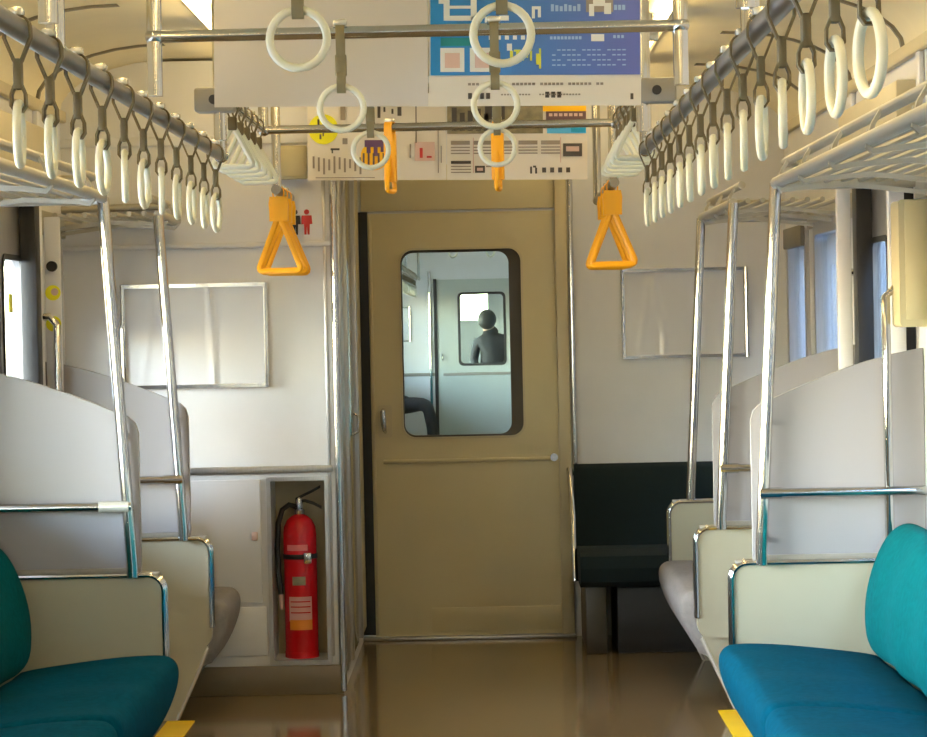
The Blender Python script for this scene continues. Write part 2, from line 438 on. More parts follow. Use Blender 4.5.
# ------------------------------------------------------------------ lamps
def ceiling_lamp(x, y0, y1, label, group='tube lamps along the ceiling', z=ZC, m='lamp'):
    t = thing('ceiling_lamp', label, 'lamp', (x, (y0 + y1) / 2, z), 0, group); h = (y1 - y0) / 2
    bm = B(); box(bm, -.05, .05, -h, h, -.022, 0, .008); obj('fixture', bm, 'ceiling', t)
    bm = B(); tube(bm, [(0, -h + .03, -.045), (0, h - .03, -.045)], .017, 12); obj('tube', bm, m, t)
    for s in (-1, 1):
        bm = B(); box(bm, -.022, .022, s * h - .03 * (s > 0), s * h + .03 * (s < 0), -.066, -.02, .005); obj('lamp_socket', bm, 'clamp', t)
k = 0
ys = [6.95 - 1.45 * i for i in range(-2, 7)]
for sgn, side in ((-1, 'left'), (1, 'right')):
    vis = 0
    for i, y in enumerate(ys):
        y1 = y + 1.10
        if sgn < 0 and y > YC - .2: continue
        if sgn < 0 and y1 > YC: y1 = YC - .06
        if y1 > YE: y1 = YE - .06
        if y1 - y < .3: continue
        vis += 1
        ceiling_lamp(sgn * .655, y, y1, 'lit fluorescent ceiling lamp in the %s row, %s' % (side, nth(vis - 1, 'the end wall')))

# ------------------------------------------------------------------ seats
def lerp(a, b, t): return a + (b - a) * t
CUSH = [(.815, .150), (.772, .215), (.742, .290), (.736, .340), (.748, .368), (.778, .382), (.90, .378), (1.02, .364), (1.14, .348), (1.19, .335), (1.21, .25), (1.21, .165)]
BACK = [(1.18, .335), (1.146, .37), (1.138, .44), (1.144, .52), (1.168, .60), (1.198, .66), (1.232, .694), (1.270, .703), (1.306, .685), (1.316, .64), (1.318, .34)]
def chaikin(p, n=2):
    for _ in range(n):
        q = []
        for i in range(len(p)):
            a, b = p[i], p[(i + 1) % len(p)]
            q += [(a[0] * .75 + b[0] * .25, a[1] * .75 + b[1] * .25), (a[0] * .25 + b[0] * .75, a[1] * .25 + b[1] * .75)]
        p = q
    return p
CUSH, BACK = chaikin(CUSH), chaikin(BACK)
def padded(prof, sgn, y0, y1, wave_axis, amp, period=.43, ny=30, endr=.045):
    cx = sum(p[0] for p in prof) / len(prof); cz = sum(p[1] for p in prof) / len(prof); secs = []
    ts = [0, .012, .03, .06] + [.06 + .88 * k / ny for k in range(1, ny)] + [.94, .97, .988, 1]
    L = y1 - y0
    for t in ts:
        y = y0 + L * t; e = min(y - y0, y1 - y); sh = 0
        if e < endr: sh = endr * (1 - math.sqrt(max(0, 1 - (1 - e / endr) ** 2)))
        wv = amp * math.cos(2 * math.pi * (y - y0) / period)
        s = []
        for px, pz in prof:
            d = Vector((cx - px, cz - pz)); l = d.length; f = min(.9, sh / l)
            x = px + d.x * f; z = pz + d.y * f
            if wave_axis == 'z': z += wv * max(0, min(1, (pz - .30) / .06))
            if wave_axis == 'x': x += wv * max(0, min(1, (1.26 - px) / .07))
            s.append((sgn * x, y - y0, z))
        secs.append(s)
    bm = B(); loft(bm, secs); return bm
def bench(label, sgn, y0, y1, cuts, fab, bfab, group):
    t = thing('bench_seat', label, 'seat', (0, y0, 0), 0, group)
    ys = [y0, *cuts, y1]
    for a, b in zip(ys[:-1], ys[1:]):
        o = obj('cushion', padded(CUSH, sgn, a + .003, b - .003, 'z', .004), fab, t); o.location = (0, a - y0, 0)
        o = obj('backrest', padded(BACK, sgn, a + .003, b - .003, 'x', .005), bfab, t); o.location = (0, a - y0, 0)
    bm = B(); box(bm, sgn * .96, sgn * 1.31, 0.01, y1 - y0 - .01, 0, .165, .006); obj('base', bm, 'kick', t)
    bm = B(); box(bm, sgn * .84, sgn * 1.31, 0.01, y1 - y0 - .01, .135, .17, .006); obj('seat_pan', bm, 'dark', t)
    return t
bench('long bench at left edge, dark teal cushion in shade', -1, 1.25, YA - .07, [2.35, 3.63, 4.91, 6.19], 'seat', 'backfab', 'teal long benches')
bench('long bench at right edge, bright turquoise cushion in daylight', 1, 1.25, YA - .07, [2.35, 3.63, 4.91, 6.19], 'seat', 'backfab', 'teal long benches')
bench('short grey priority seat beside the fire extinguisher cubicle', -1, YBP + .028, YC - .02, [], 'seatgrey', 'seatgrey', 'grey priority seats')
bench('grey priority bench between two end panels on the right', 1, YBP + .028, YCP - .028, [], 'seatgrey', 'seatgrey', 'grey priority seats')

# transverse seat against the end wall
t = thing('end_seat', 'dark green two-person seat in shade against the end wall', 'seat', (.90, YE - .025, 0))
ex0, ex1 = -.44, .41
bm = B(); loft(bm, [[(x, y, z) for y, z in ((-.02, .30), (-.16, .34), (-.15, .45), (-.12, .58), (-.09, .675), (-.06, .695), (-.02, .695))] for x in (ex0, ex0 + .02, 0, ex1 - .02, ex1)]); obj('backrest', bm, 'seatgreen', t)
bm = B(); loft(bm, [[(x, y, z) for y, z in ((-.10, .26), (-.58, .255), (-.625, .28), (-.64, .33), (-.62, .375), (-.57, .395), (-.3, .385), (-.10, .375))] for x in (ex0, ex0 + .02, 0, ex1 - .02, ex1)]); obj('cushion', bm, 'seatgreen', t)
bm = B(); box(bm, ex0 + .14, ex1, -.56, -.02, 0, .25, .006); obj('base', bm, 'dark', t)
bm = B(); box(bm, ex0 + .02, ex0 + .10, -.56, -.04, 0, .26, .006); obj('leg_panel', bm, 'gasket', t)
bm = B(); tube(bm, [(ex0 - .012, -.10, .66), (ex0 - .02, -.16, .68), (ex0 - .02, -.22, .64), (ex0 - .014, -.30, .50), (ex0 - .014, -.36, .36), (ex0 - .012, -.38, .26)], .012); obj('grab_handle', bm, 'pole', t)

# ------------------------------------------------------------------ seat-end partitions
def partition(label, sgn, y, screen=True):
    t = thing('seat_end_partition', label, 'partition', (0, y, 0), 0, 'seat end partitions'); S = lambda p: [(sgn * a, b) for a, b in p]
    poly = rrect(.786, W - .002, .233, .591, .045, 6, (1, 0, 0, 1))
    bm = B(); prism(bm, S(poly), 'Y', -.020, .020); obj('armrest_panel', bm, 'panel', t)
    path = [p for p in poly if True]
    # chrome strip along the top and the aisle edge
    tl = [(W - .004, .591)] + poly[-7:] + [(.786, .45), (.786, .30)]
    bm = B(); tube(bm, [(sgn * a, -.020, b) for a, b in tl], .0075, 8); tube(bm, [(sgn * a, .020, b) for a, b in tl], .0075, 8); obj('edge_trim', bm, 'pole', t)
    bm = B(); box(bm, sgn * .80, sgn * (W - .004), -.022, .022, .588, .597, .002); obj('top_trim', bm, 'brushed', t)
    # tapering plate to the floor
    bm = B(); prism(bm, S([(.80, .24), (.905, 0), (W - .004, 0), (W - .004, .24)]), 'Y', -.014, .014); obj('leg_plate', bm, 'panel', t)
    bm = B(); tube(bm, [(sgn * .798, -.014, .235), (sgn * .903, -.014, .004)], .006, 8); obj('leg_trim', bm, 'clamp', t)
    if screen:
        top = []
        top = [(.90, 1.040), (.96, 1.066), (1.03, 1.094), (1.10, 1.120), (1.17, 1.142), (1.24, 1.160), (W - .002, 1.176)]
        p = [(.848, .60), (.848, .985), (.856, 1.012), (.875, 1.030)] + top + [(W - .002, .60)]
        bm = B(); prism(bm, S(p), 'Y', -.012, .012); obj('windscreen', bm, 'screen', t)
        bm = B(); box(bm, sgn * .852, sgn * (W - .002), -.016, .016, .597, .612, .003); obj('screen_seat', bm, 'greybox', t)
        bm = B(); tube(bm, [(sgn * .866, -.055, .785), (sgn * (W - .003), -.055, .785)], .0125, 12); gr = obj('grab_rail', bm, 'steel', t)
        bm = B(); tube(bm, [(sgn * .872, -.055, .785), (sgn * (.955 if y < 8 and sgn < 0 else .925), -.055, .785)], .0158, 12); obj('sleeve', bm, 'clamp' if y < 8 and sgn < 0 else 'steel', gr)
        bm = B(); tube(bm, [(sgn * 1.28, -.055, .785), (sgn * 1.28, -.01, .785)], .008, 8); obj('bracket', bm, 'steel', gr)
    bm = B(); tube(bm, [(sgn * .868, -.045 if screen else 0, .588), (sgn * .868, -.045 if screen else 0, .62), (sgn * .926, -.045 if screen else 0, 1.637)], .0165, 14); po = obj('pole', bm, 'pole', t)
    if screen:
        for z in (.66, .785, .98):
            xx = lerp(.868, .926, (z - .62) / 1.03)
            bm = B(); tube(bm, [(sgn * xx, -.045, z), (sgn * xx, -.008, z)], .007, 8); obj('clip', bm, 'dark', po)
    return t
partition('near left seat end partition, beige armrest with grey screen and chrome pole', -1, YA)
partition('near right seat end partition, pale armrest with grey screen and chrome pole', 1, YA)
partition('far left seat end partition beside the grey priority seat', -1, YBP)
partition('middle right seat end partition with white armrest beyond the doorway', 1, YBP)
partition('farthest right seat end partition with pole and no screen', 1, YCP, False)

# vertical grab bars at the doorway
def grab_bar(label, x, y, z0, z1):
    t = thing('grab_bar', label, 'handrail', (x, y, 0), 0, 'doorway grab bars'); s = 1 if x > 0 else -1
    d = s * (W - abs(x))
    bm = B(); tube(bm, [(d, 0, z1 - .015), (d * .3, 0, z1 - .012), (0, 0, z1 - .04), (0, 0, z0 + .04), (d * .3, 0, z0 + .012), (d, 0, z0 + .015)], .0125, 12); obj('bar', bm, 'pole', t)
grab_bar('chrome grab bar by the left side door, far jamb', -1.255, 8.655, .60, 1.33)
grab_bar('chrome grab bar by the right side door, far jamb', 1.262, 8.66, .60, 1.42)
grab_bar('chrome grab bar under the beige box at the near right screen', 1.222, 7.435, .60, 1.36)
t = thing('wall_box', 'tall beige box on the right wall above the near screen', 'box', (W, 7.36, 1.235))
bm = B(); prism(bm, rrect(-.088, .0, .0, .345, .012, 4, (1, 0, 0, 1)), 'Y', -.05, .09); obj('housing', bm, 'beigebox', t)
bm = B(); box(bm, -.072, -.01, -.053, -.049, .02, .34, .002); obj('cover', bm, 'beigebox', t)
# jamb panel with yellow stickers, left wall
t = thing('jamb_panel', 'narrow jamb panel with yellow round stickers by the left door', 'panel', (-1.272, 8.70, 1.02))
bm = B(); box(bm, -.026, .026, 0, .02, 0, .62, .004); obj('plate', bm, 'whitepaint', t)
for z, m, r in ((.46, 'dark', .017), (.375, 'inkyellow', .030), (.275, 'inkyellow', .030)):
    bm = B(); tube(bm, [(.0, -.001 if m != 'dark' else -.02, z), (.0, 0, z)], min(r, .025), 20); q = obj('sticker' if m != 'dark' else 'lock_knob', bm, m, t)
    if m != 'dark':
        bm = B(); tube(bm, [(.006, -.0016, z + .003), (.006, -.001, z + .003)], r * .4, 16); obj('sticker_centre', bm, 'inkpink', q)
tag(obj('door_sticker', (lambda b: (box(b, -.001, .001, -.03, .03, -.028, .028), b)[1])(B()), 'inklime', loc=(-W - .009, 8.30, 1.36)), 'yellow green sticker on the left side door glass', 'sticker')

# ------------------------------------------------------------------ luggage racks
def rack(label, sgn, y0, y1, arms):
    t = thing('luggage_rack', label, 'luggage rack', (0, y0, 1.637), 0, 'overhead luggage racks'); L = y1 - y0
    bm = B(); tube(bm, [(sgn * .926, 0, 0), (sgn * .926, L - .08, 0), (sgn * .94, L - .02, 0), (sgn * .98, L, 0), (sgn * (W - .001), L, 0)], .0165, 12); obj('front_rail', bm, 'rackmetal', t)
    bm = B(); tube(bm, [(sgn * .955, .0, .058), (sgn * .955, L - .06, .058), (sgn * .99, L - .01, .055), (sgn * (W - .001), L - .01, .05)], .0125, 10); obj('guard_rail', bm, 'rackmetal', t)
    for k in range(7):
        x = .975 + k * .048
        bm = B(); tube(bm, [(sgn * x, .01, .008), (sgn * x, L - .02, .008)], .009, 8); obj('rod', bm, 'rackmetal', t)
    for y in arms:
        y -= y0
        bm = B()
        secs = []
        for u, v in ((.918, .016), (.914, -.012), (.928, -.026), (.97, -.020), (1.1, -.012), (W - .002, -.040), ):
            secs.append([(sgn * u, y - .012, v - .007), (sgn * u, y + .012, v - .007), (sgn * u, y + .012, v + .005), (sgn * u, y - .012, v + .005)])
        loft(bm, secs)
        br = obj('bracket', bm, 'rackmetal', t)
        bm = B(); loft(bm, [[(sgn * u, y - .010, v), (sgn * u, y + .010, v), (sgn * (u + .01), y + .010, v), (sgn * (u + .01), y - .010, v)] for u, v in ((.915, -.01), (.925, .03), (.95, .07))]); obj('upright', bm, 'rackmetal', br)
    bm = B(); box(bm, sgn * (W - .012), sgn * W, 0, L, -.05, .03, .003); obj('wall_channel', bm, 'rackmetal', t)
    # four thin cross plates under the rods
    return t
rack('near left luggage rack of lengthwise rods above the bench', -1, 1.3, YA + .02, [1.6, 2.3, 3.0, 3.7, 4.4, 5.1, 5.8, 6.5, 7.2])
rack('near right luggage rack of lengthwise rods above turquoise bench', 1, 1.3, YA + .02, [1.6, 2.3, 3.0, 3.7, 4.4, 5.0, 5.6, 6.2, 6.8, 7.3])
rack('far left luggage rack ending at the cubicle', -1, YBP - .03, YC - .01, [8.85, 9.15])
rack('far right luggage rack above the grey priority bench', 1, YBP - .03, YCP + .02, [8.85, 9.3, 9.8])
for sgn in (-1, 1):
    par = WL if sgn < 0 else WR
    for y in (3.32, 4.4, 5.42, 6.4, 7.4, 8.76):
        bm = B(); box(bm, sgn * (W - .016), sgn * W, y - .03, y + .03, 1.72, 1.99, .004); obj('wall_pillar', bm, 'wall', par)

# ------------------------------------------------------------------ strap pipes
ZP, ZX = H + .434, H + .585
def pipe_run(name, label, pts, posts, group='overhead strap pipes', r=.016, m='pipe', joints=()):
    t = thing(name, label, 'handrail', pts[0], 0, group); o0 = Vector(pts[0])
    bm = B(); tube(bm, [Vector(p) - o0 for p in pts], r, 14); obj('pipe', bm, m, t)
    for (x, y, z) in posts:
        bm = B(); tube(bm, [Vector((x, y, z)) - o0, Vector((x, y, ZC)) - o0], .0155, 12); p = obj('post', bm, 'pole', t)
        bm = B(); tube(bm, [Vector((x, y, ZC - .012)) - o0, Vector((x, y, ZC)) - o0], .034, 16); obj('flange', bm, 'steel', p)
    for (x, y, z) in joints:
        bm = B(); bmesh.ops.create_uvsphere(bm, u_segments=14, v_segments=8, radius=.019, matrix=Matrix.Translation(Vector((x, y, z)) - o0)); obj('joint', bm, 'steel', t)
    return t
XP = .545
pipe_run('strap_pipe', 'long strap pipe over the left bench', [(-XP, 1.0, ZP), (-XP, 6.92, ZP)], [(-XP, y, ZP) for y in (1.4, 4.24, 6.88)], joints=[(-XP, 6.9, ZP)])
pipe_run('strap_pipe', 'long strap pipe over the right bench', [(XP, 1.0, ZP), (XP, 7.03, ZP)], [(XP, y, ZP) for y in (1.4, 4.24, 7.0)], joints=[(XP, 7.02, ZP)])
for i, y in enumerate((2.77, 4.11, 5.45, 6.79)):
    XPIPE = pipe_run('cross_pipe', ['cross pipe behind the viewpoint frame edge', 'cross pipe above the nearest pair of ring straps', 'cross pipe passing in front of the blue hanging poster', 'cross pipe hidden behind the blue hanging poster'][i],
             [(-.535, y, ZX), (.525, y, ZX)], [(-.535, y, ZX - (.12 if i else 0)), (.525, y, ZX - (.12 if i else 0))], 'cross pipes over the aisle', .0125, 'steel', joints=[(-.535, y, ZX), (.525, y, ZX)])
pipe_run('door_pipe', 'U-shaped pipe over the doorway carrying the white triangular handles', [(-.535, 7.06, ZX), (-.535, 8.13, ZX), (.525, 8.13, ZX), (.525, 7.06, ZX)], [(-.535, 8.13, ZX), (.525, 8.13, ZX)], 'cross pipes over the aisle', .0125, 'steel', joints=[(-.535, 8.13, ZX), (.525, 8.13, ZX)])
pipe_run('strap_pipe', 'short strap pipe with orange handles, left by the cubicle', [(-XP, 8.70, ZP), (-XP, YC - .001, ZP)], [(-XP, 8.74, ZP)], joints=[(-XP, YC - .012, ZP)])
pipe_run('strap_pipe', 'short strap pipe with orange handles, right by the end wall', [(XP, 8.70, ZP), (XP, 10.0, ZP)], [(XP, 8.74, ZP), (XP, 10.0, ZP)], joints=[(XP, 10.0, ZP)])

def torus_pts(R, n=28): return [(0, R * math.sin(2 * math.pi * k / n), R * math.cos(2 * math.pi * k / n)) for k in range(n)]
def make_strap(pr, belt):
    t = thing('strap_ring', '', 'hand strap')
    loop = [(-.005, -.048), (-pr - .003, -.014)] + [((pr + .003) * -math.cos(a), (pr + .003) * math.sin(a)) for a in [math.pi * k / 8 for k in range(9)]] + [(pr + .003, -.014), (.005, -.048)]
    bm = B(); ribbon(bm, loop, .018, .0035); ribbon(bm, [(-.004, -.080), (-.010, -.095), (-.0105, -.112), (-.005, -.120), (.005, -.120), (.0105, -.112), (.010, -.095), (.004, -.080)], .018, .0035); obj('belt', bm, belt, t)
    bm = B(); box(bm, -.006, .006, -.0115, .0115, -.088, -.044, .003); obj('sleeve', bm, belt, t)
    bm = B(); box(bm, -.010, .010, -.014, .014, pr + .001, pr + .014, .004); obj('clamp', bm, 'clamp', t)
    bm = B(); tube(bm, torus_pts(.044), .0064, 10, closed=True); o = obj('ring', bm, 'ring', t); o.location = (0, 0, -.152)
    return t
def make_triangle(m, belt, w_, h_, top, r, sleeve):
    t = thing('triangle_strap', '', 'hand strap')
    pr = .0145
    loop = [(-.005, -top + .01), (-pr - .003, -.012)] + [((pr + .003) * -math.cos(a), (pr + .003) * math.sin(a)) for a in [math.pi * k / 8 for k in range(9)]] + [(pr + .003, -.012), (.005, -top + .01)]
    bm = B(); ribbon(bm, loop, .024, .004); obj('belt', bm, belt, t)
    bm = B(); box(bm, -.012, .012, -.016, .016, -top - .02, -top + .016, .004); obj('sleeve', bm, sleeve, t)
    pts = []
    crn = [(0, -top - .004), (w_ / 2, -top - h_), (-w_ / 2, -top - h_)]
    for i in range(3):
        p = Vector(crn[i]); a = Vector(crn[i - 1]); b = Vector(crn[(i + 1) % 3]); rr = .02
        for q in range(5):
            u = q / 4; A = p + (a - p).normalized() * rr; D = p + (b - p).normalized() * rr
            v = A * (1 - u) ** 2 + p * 2 * u * (1 - u) + D * u * u; pts.append((v.x, 0, v.y))
    bm = B(); tube(bm, pts, r, 8, closed=True); obj('handle', bm, m, t)
    bm = B(); box(bm, -.010, .010, -.014, .014, pr + .001, pr + .013, .004); obj('clamp', bm, 'clamp', t)
    return t
def place(proto, used, loc, rotz, tilt, label, group):
    t = proto if not used else copy_tree(proto)
    t.location = loc; t.rotation_euler = (0, 0, rotz); t['label'] = label; t['group'] = group
    for c in t.children:
        if c.name.startswith(('ring', 'handle')): c.rotation_euler = (0, 0, tilt)
    return t
sp = make_strap(.016, 'belt'); used = False
yl = [3.32 + .285 * k for k in range(13)]          # left row
yr = [2.95 + .287 * k for k in range(15)]          # right row
for row, ys_, side in ((-1, yl, 'left'), (1, yr, 'right')):
    n = len(ys_)
    for i, y in enumerate(ys_):
        place(sp, used, (row * XP, y, ZP), random.uniform(-.05, .05), (lerp(.13, -.02, i / n) if row < 0 else lerp(.12, -.10, min(1, i / 4))) + random.uniform(-.09, .09), 'white ring strap in the %s bench row, %s' % (side, nth(n - 1 - i, 'the end wall')), 'ring straps over the %s bench' % side); used = True
sc = make_strap(.0125, 'crossbelt'); used = False
cs = [(-.155, 4.11, 'large white ring strap in the aisle, left of the nearest pair'), (.155, 4.11, 'large white ring strap in front of the blue poster'),
      (-.160, 5.45, 'white ring strap hanging before the blank grey poster'), (.150, 5.45, 'white ring strap below the blue poster'),
      (-.158, 6.79, 'small white ring strap over the purple emblem of the far poster'), (.160, 6.79, 'small white ring strap over the far timetable poster')]
for x, y, lb in cs:
    place(sc, used, (x, y, ZX), math.pi / 2, random.uniform(-.1, .1), lb, 'ring straps over the aisle'); used = True
tw = make_triangle('ring', 'belt', .115, .115, .052, .0075, 'belt'); used = False
for sgn, side in ((-1, 'left'), (1, 'right')):
    for i in range(5):
        y = 7.12 + .20 * i
        place(tw, used, (-.535 if sgn < 0 else .525, y, ZX), random.uniform(-.1, .1), sgn * .12, 'white triangular strap handle over the %s doorway, %s' % (side, nth(4 - i, 'the end wall')), 'white triangular strap handles'); used = True
to = make_triangle('orange', 'orange', .156, .188, .072, .0105, 'orange'); used = False
for c in list(to.children):
    if c.name.startswith('sleeve'):
        c.data = mesh('sleeve', (lambda b: (loft(b, [[(-q, -.015, z), (q, -.015, z), (q, .015, z), (-q, .015, z)] for q, z in ((.028, -.018), (.032, -.04), (.030, -.07), (.030, -.098))]), b)[1])(B())); c.data.materials.append(M['orange'])
for sgn, side, yy in ((-1, 'left', (8.80, 8.97, 9.14)), (1, 'right', (8.86, 9.08, 9.30))):
    for i, y in enumerate(yy):
        place(to, used, (sgn * XP, y, ZP), 0, (-.35, .1, .4)[i], 'orange triangular priority strap on the %s, %s' % (side, nth(2 - i, 'the end wall')), 'orange priority straps'); used = True
tx = make_triangle('orange', 'orange', .075, .13, .062, .0075, 'orange')
for c in list(tx.children):
    if c.name.startswith('sleeve'):
        c.data = mesh('sleeve', (lambda b: (box(b, -.010, .010, -.019, .019, -.165, -.018, .005), b)[1])(B())); c.data.materials.append(M['orange'])
place(tx, False, (-.155, 8.13, ZX), 1.25, 0, 'orange strap on the doorway cross pipe, beside the purple emblem', 'orange straps over the doorway')
place(tx, True, (.168, 8.13, ZX), 1.40, 0, 'orange strap on the doorway cross pipe, before the timetable poster', 'orange straps over the doorway')

# ------------------------------------------------------------------ hanging posters
def hanger(label, y):
    t = thing('poster_hanger', label, 'poster hanger', (.0, y, ZC), 0, 'ceiling poster hangers')
    bm = B(); box(bm, -.49, .49, -.014, .014, -.115, -.088, .004); obj('clip_rail', bm, 'brushed', t)
    for x in (-.40, .0, .40):
        bm = B(); tube(bm, [(x, 0, -.09), (x, 0, 0)], .008, 8); obj('drop_rod', bm, 'steel', t)
    return t
def poster(label, x0, x1, y, z0, z1, m):
    t = thing('hanging_poster', label, 'poster', (x0 + PX, y, z0 - .0085 * (x0 + .01) / .478), 0, 'hanging posters'); t.rotation_euler = (0, .017, 0)
    bm = B(); secs = []
    for k in range(9):
        u = k / 8; d = .004 * math.sin(u * math.pi)
        secs.append([((x1 - x0) * u, -d - .001, 0), ((x1 - x0) * u, .001 - d, 0), ((x1 - x0) * u, .001, z1 - z0), ((x1 - x0) * u, -.001, z1 - z0)])
    loft(bm, secs); obj('sheet', bm, m, t)
    return t
def prints(t, name, m, rects, d=.0056):
    bm = B()
    for (x0, z0, x1, z1) in rects: box(bm, x0, x1, -d, -d + .0006, z0, z1)
    o = obj(name, bm, m, t, smooth=False)
    if len(rects) > 1: o['kind'] = 'stuff'
    return o
PZ0, PZ1 = H + .482, ZC - .09
PX = .012
hanger('ceiling rail holding the two near aisle posters', 6.075); hanger('ceiling rail holding the two far aisle posters', 9.205)
p1 = poster('blank grey back of the near hanging poster, left half', -.490, -.010, 6.07, PZ0, PZ1, 'papergrey')
p2 = poster('near hanging poster printed blue with white characters', -.008, .468, 6.07, PZ0, PZ1, 'paper')
k = 1 / 445.
def R2(x0, y0, x1, y1): return ((x0 - 428) * k, (105 - y1) * k, (x1 - 428) * k, (105 - y0) * k)
prints(p2, 'blue_field', 'inkblue', [(.004, .0690, .4735, .326)], .0050)
prints(p2, 'large_character', 'inkwhite', [R2(443, -22, 449, 20), R2(470, -22, 476, 20), R2(443, -22, 476, -17), R2(449, -6, 470, -3), R2(449, 5, 470, 8), R2(449, 15, 473, 20), R2(438, -10, 443, 3)])
prints(p2, 'white_lettering', 'inkwhite', [R2(484, 16, 486, 22), R2(498, 15, 508, 20), R2(531, 6, 534, 18), R2(534, 6, 540, 9), R2(537, 9, 540, 17)] + [R2(488 + 8 * q, 35, 492 + 8 * q, 39) for q in range(5)] + [R2(506, 43, 511, 50), R2(590, 34, 603, 41)])
for q in (R2(439.5, 47, 463.5, 71), R2(469, 47, 494, 71)): prints(p2, 'white_square', 'inkwhite', [q])
for q in (R2(444, 52, 459, 67), R2(474, 52, 489, 67)): prints(p2, 'square_tint', 'inkpink', [q], .0062)
prints(p2, 'green_label', 'inkgreen', [R2(440, 37, 470, 45)])
prints(p2, 'lime_lettering', 'inklime', [R2(509, 50, 512, 60), R2(513, 49, 520, 51), R2(515, 51, 518, 60), R2(521, 50, 523, 60), R2(523, 50, 527, 52), R2(523, 55, 527, 57), R2(529, 50, 531, 60), R2(535, 53, 538, 64), R2(538, 48, 540, 68)])
prints(p2, 'pale_lettering', 'inkpale', [R2(550 + 4.4 * q, 4 + (q % 3), 553 + 4.4 * q, 11) for q in range(7)] + [R2(613 + 4 * q, 5, 616 + 4 * q, 10) for q in range(3)] + [R2(549 + 3.6 * q, 36, 551.6 + 3.6 * q, 39) for q in range(9)] + [R2(612 + 4 * q, 35, 614.6 + 4 * q, 38) for q in range(3)])
prints(p2, 'small_print', 'inkpale', [R2(551 + 5 * q, 49 + 5 * r, 554.5 + 5 * q, 50.2 + 5 * r) for q in range(15) for r in range(4) if (q * 7 + r * 3) % 5])
prints(p2, 'photo_patch', 'inkgrey', [R2(585, -10, 612, 12)]); prints(p2, 'photo_figure', 'inkwhite', [R2(588, 4, 593, 16), R2(603, 3, 610, 14), R2(592, 0, 604, 6)], .0062)
prints(p2, 'caption_print', 'inkgrey', [R2(467 + 4 * q, 82, 470 + 4 * q, 84.5) for q in range(34) if q % 7 != 3] + [R2(500 + 3 * q, 93, 502 + 3 * q, 94.5) for q in range(10)] + [R2(538 + 3 * q, 93, 540 + 3 * q, 94.5) for q in range(14)])
prints(p2, 'caption_heading', 'inkdark', [R2(467 + 6 * q, 92, 471 + 6 * q, 98) for q in range(4)] + [R2(544 + 6 * q, 91, 548 + 6 * q, 97) for q in range(3)] + [R2(629, 93, 632, 99)])
p3 = poster('far white poster with yellow disc and purple emblem', -.486, -.014, 9.20, PZ0 - .003, PZ1, 'paper')
k3 = 1 / 293.5
def R3(x0, y0, x1, y1): return ((x0 - 308) * k3, (182 - y1) * k3, (x1 - 308) * k3, (182 - y0) * k3)
def disc(t, name, m, cx, cy, r, d=.0056):
    bm = B(); tube(bm, [(cx, -d, cy), (cx, -d + .0006, cy)], r, 24); return obj(name, bm, m, t)
x, z, _, _ = R3(324, 131, 0, 0); z = (182 - 131) * k3
disc(p3, 'yellow_disc', 'inkyellow', (324 - 308) * k3, (182 - 131) * k3, 15 * k3)
prints(p3, 'sketch_lines', 'inkdark', [R3(318, 121, 320, 128), R3(323, 125, 324.5, 138), R3(320, 136, 322, 141), R3(361, 106, 363, 111), R3(378, 108, 381, 120), R3(384, 109, 386, 114), R3(392, 111, 394, 116), R3(398, 109, 402, 118), R3(331, 150, 340, 152), R3(332, 152, 333.5, 155), R3(416, 105, 417, 145)], .0064)
prints(p3, 'column_text', 'inkgrey', [R3(313 + 5.2 * q, 158 + (q * 5 % 4), 315 + 5.2 * q, 170 + (q * 3 % 7)) for q in range(10)] + [R3(341, 108, 346, 122), R3(343, 140, 348, 146)] + [R3(316, 179, 375, 179.8)])
disc(p3, 'orange_disc', 'inkgold', (375 - 308) * k3, (182 - 158) * k3, 14 * k3)
prints(p3, 'purple_emblem', 'inkpurple', [R3(365, 142, 385, 149), R3(367, 149, 371, 155), R3(374, 149, 378, 158), R3(381, 149, 384, 154)], .0064)
prints(p3, 'emblem_bars', 'inkbrown', [R3(363 + 5 * q, 155, 365 + 5 * q, 168) for q in range(5)], .0066)
prints(p3, 'stamp', 'inkpink', [R3(415, 144, 435, 163)]); prints(p3, 'stamp_mark', 'inkred', [R3(420, 150, 423, 160), R3(427, 158, 432, 160)], .0064)
prints(p3, 'side_text', 'inkgrey', [R3(438, 128, 439, 175), R3(410, 146, 411.5, 160), R3(441, 148, 442, 165)])
p4 = poster('far white timetable poster with yellow and blue blocks', -.012, .466, 9.20, PZ0 - .003, PZ1, 'paper')
def R4(x0, y0, x1, y1): return ((x0 - 447) * k3, (182 - y1) * k3, (x1 - 447) * k3, (182 - y0) * k3)
prints(p4, 'photo_band', 'inkolive', [R4(447.5, 85, 543, 136)]); prints(p4, 'photo_figures', 'inkdark', [R4(452 + 8 * q, 110 + (q * 5 % 7), 457 + 8 * q, 133) for q in range(5)] + [R4(485, 107, 505, 122)], .0062)
prints(p4, 'gold_block', 'inkgold', [R4(543, 85, 586, 114)]); prints(p4, 'brown_block', 'inkbrown', [R4(546, 114, 586, 125)]); prints(p4, 'brown_block_text', 'inkpink', [R4(549 + 5 * q, 116, 552.5 + 5 * q, 119) for q in range(7)], .0062)
prints(p4, 'sky_block', 'inksky', [R4(547, 126, 586, 136)]); prints(p4, 'cyan_corner', 'inkcyan', [R4(571, 127, 585.5, 135)], .0062)
prints(p4, 'column_heading', 'inkgrey', [R4(451 + 22.5 * q, 143, 470 + 22.5 * q, 147) for q in range(5)] + [R4(451 + 22.5 * q, 149 + 3 * r, 470 + 22.5 * q, 150.2 + 3 * r) for q in range(5) for r in range(3)] + [R4(451, 168 + 3 * r, 471, 169 + 3 * r) for r in range(3)] + [R4(486, 168, 493, 169.4)])
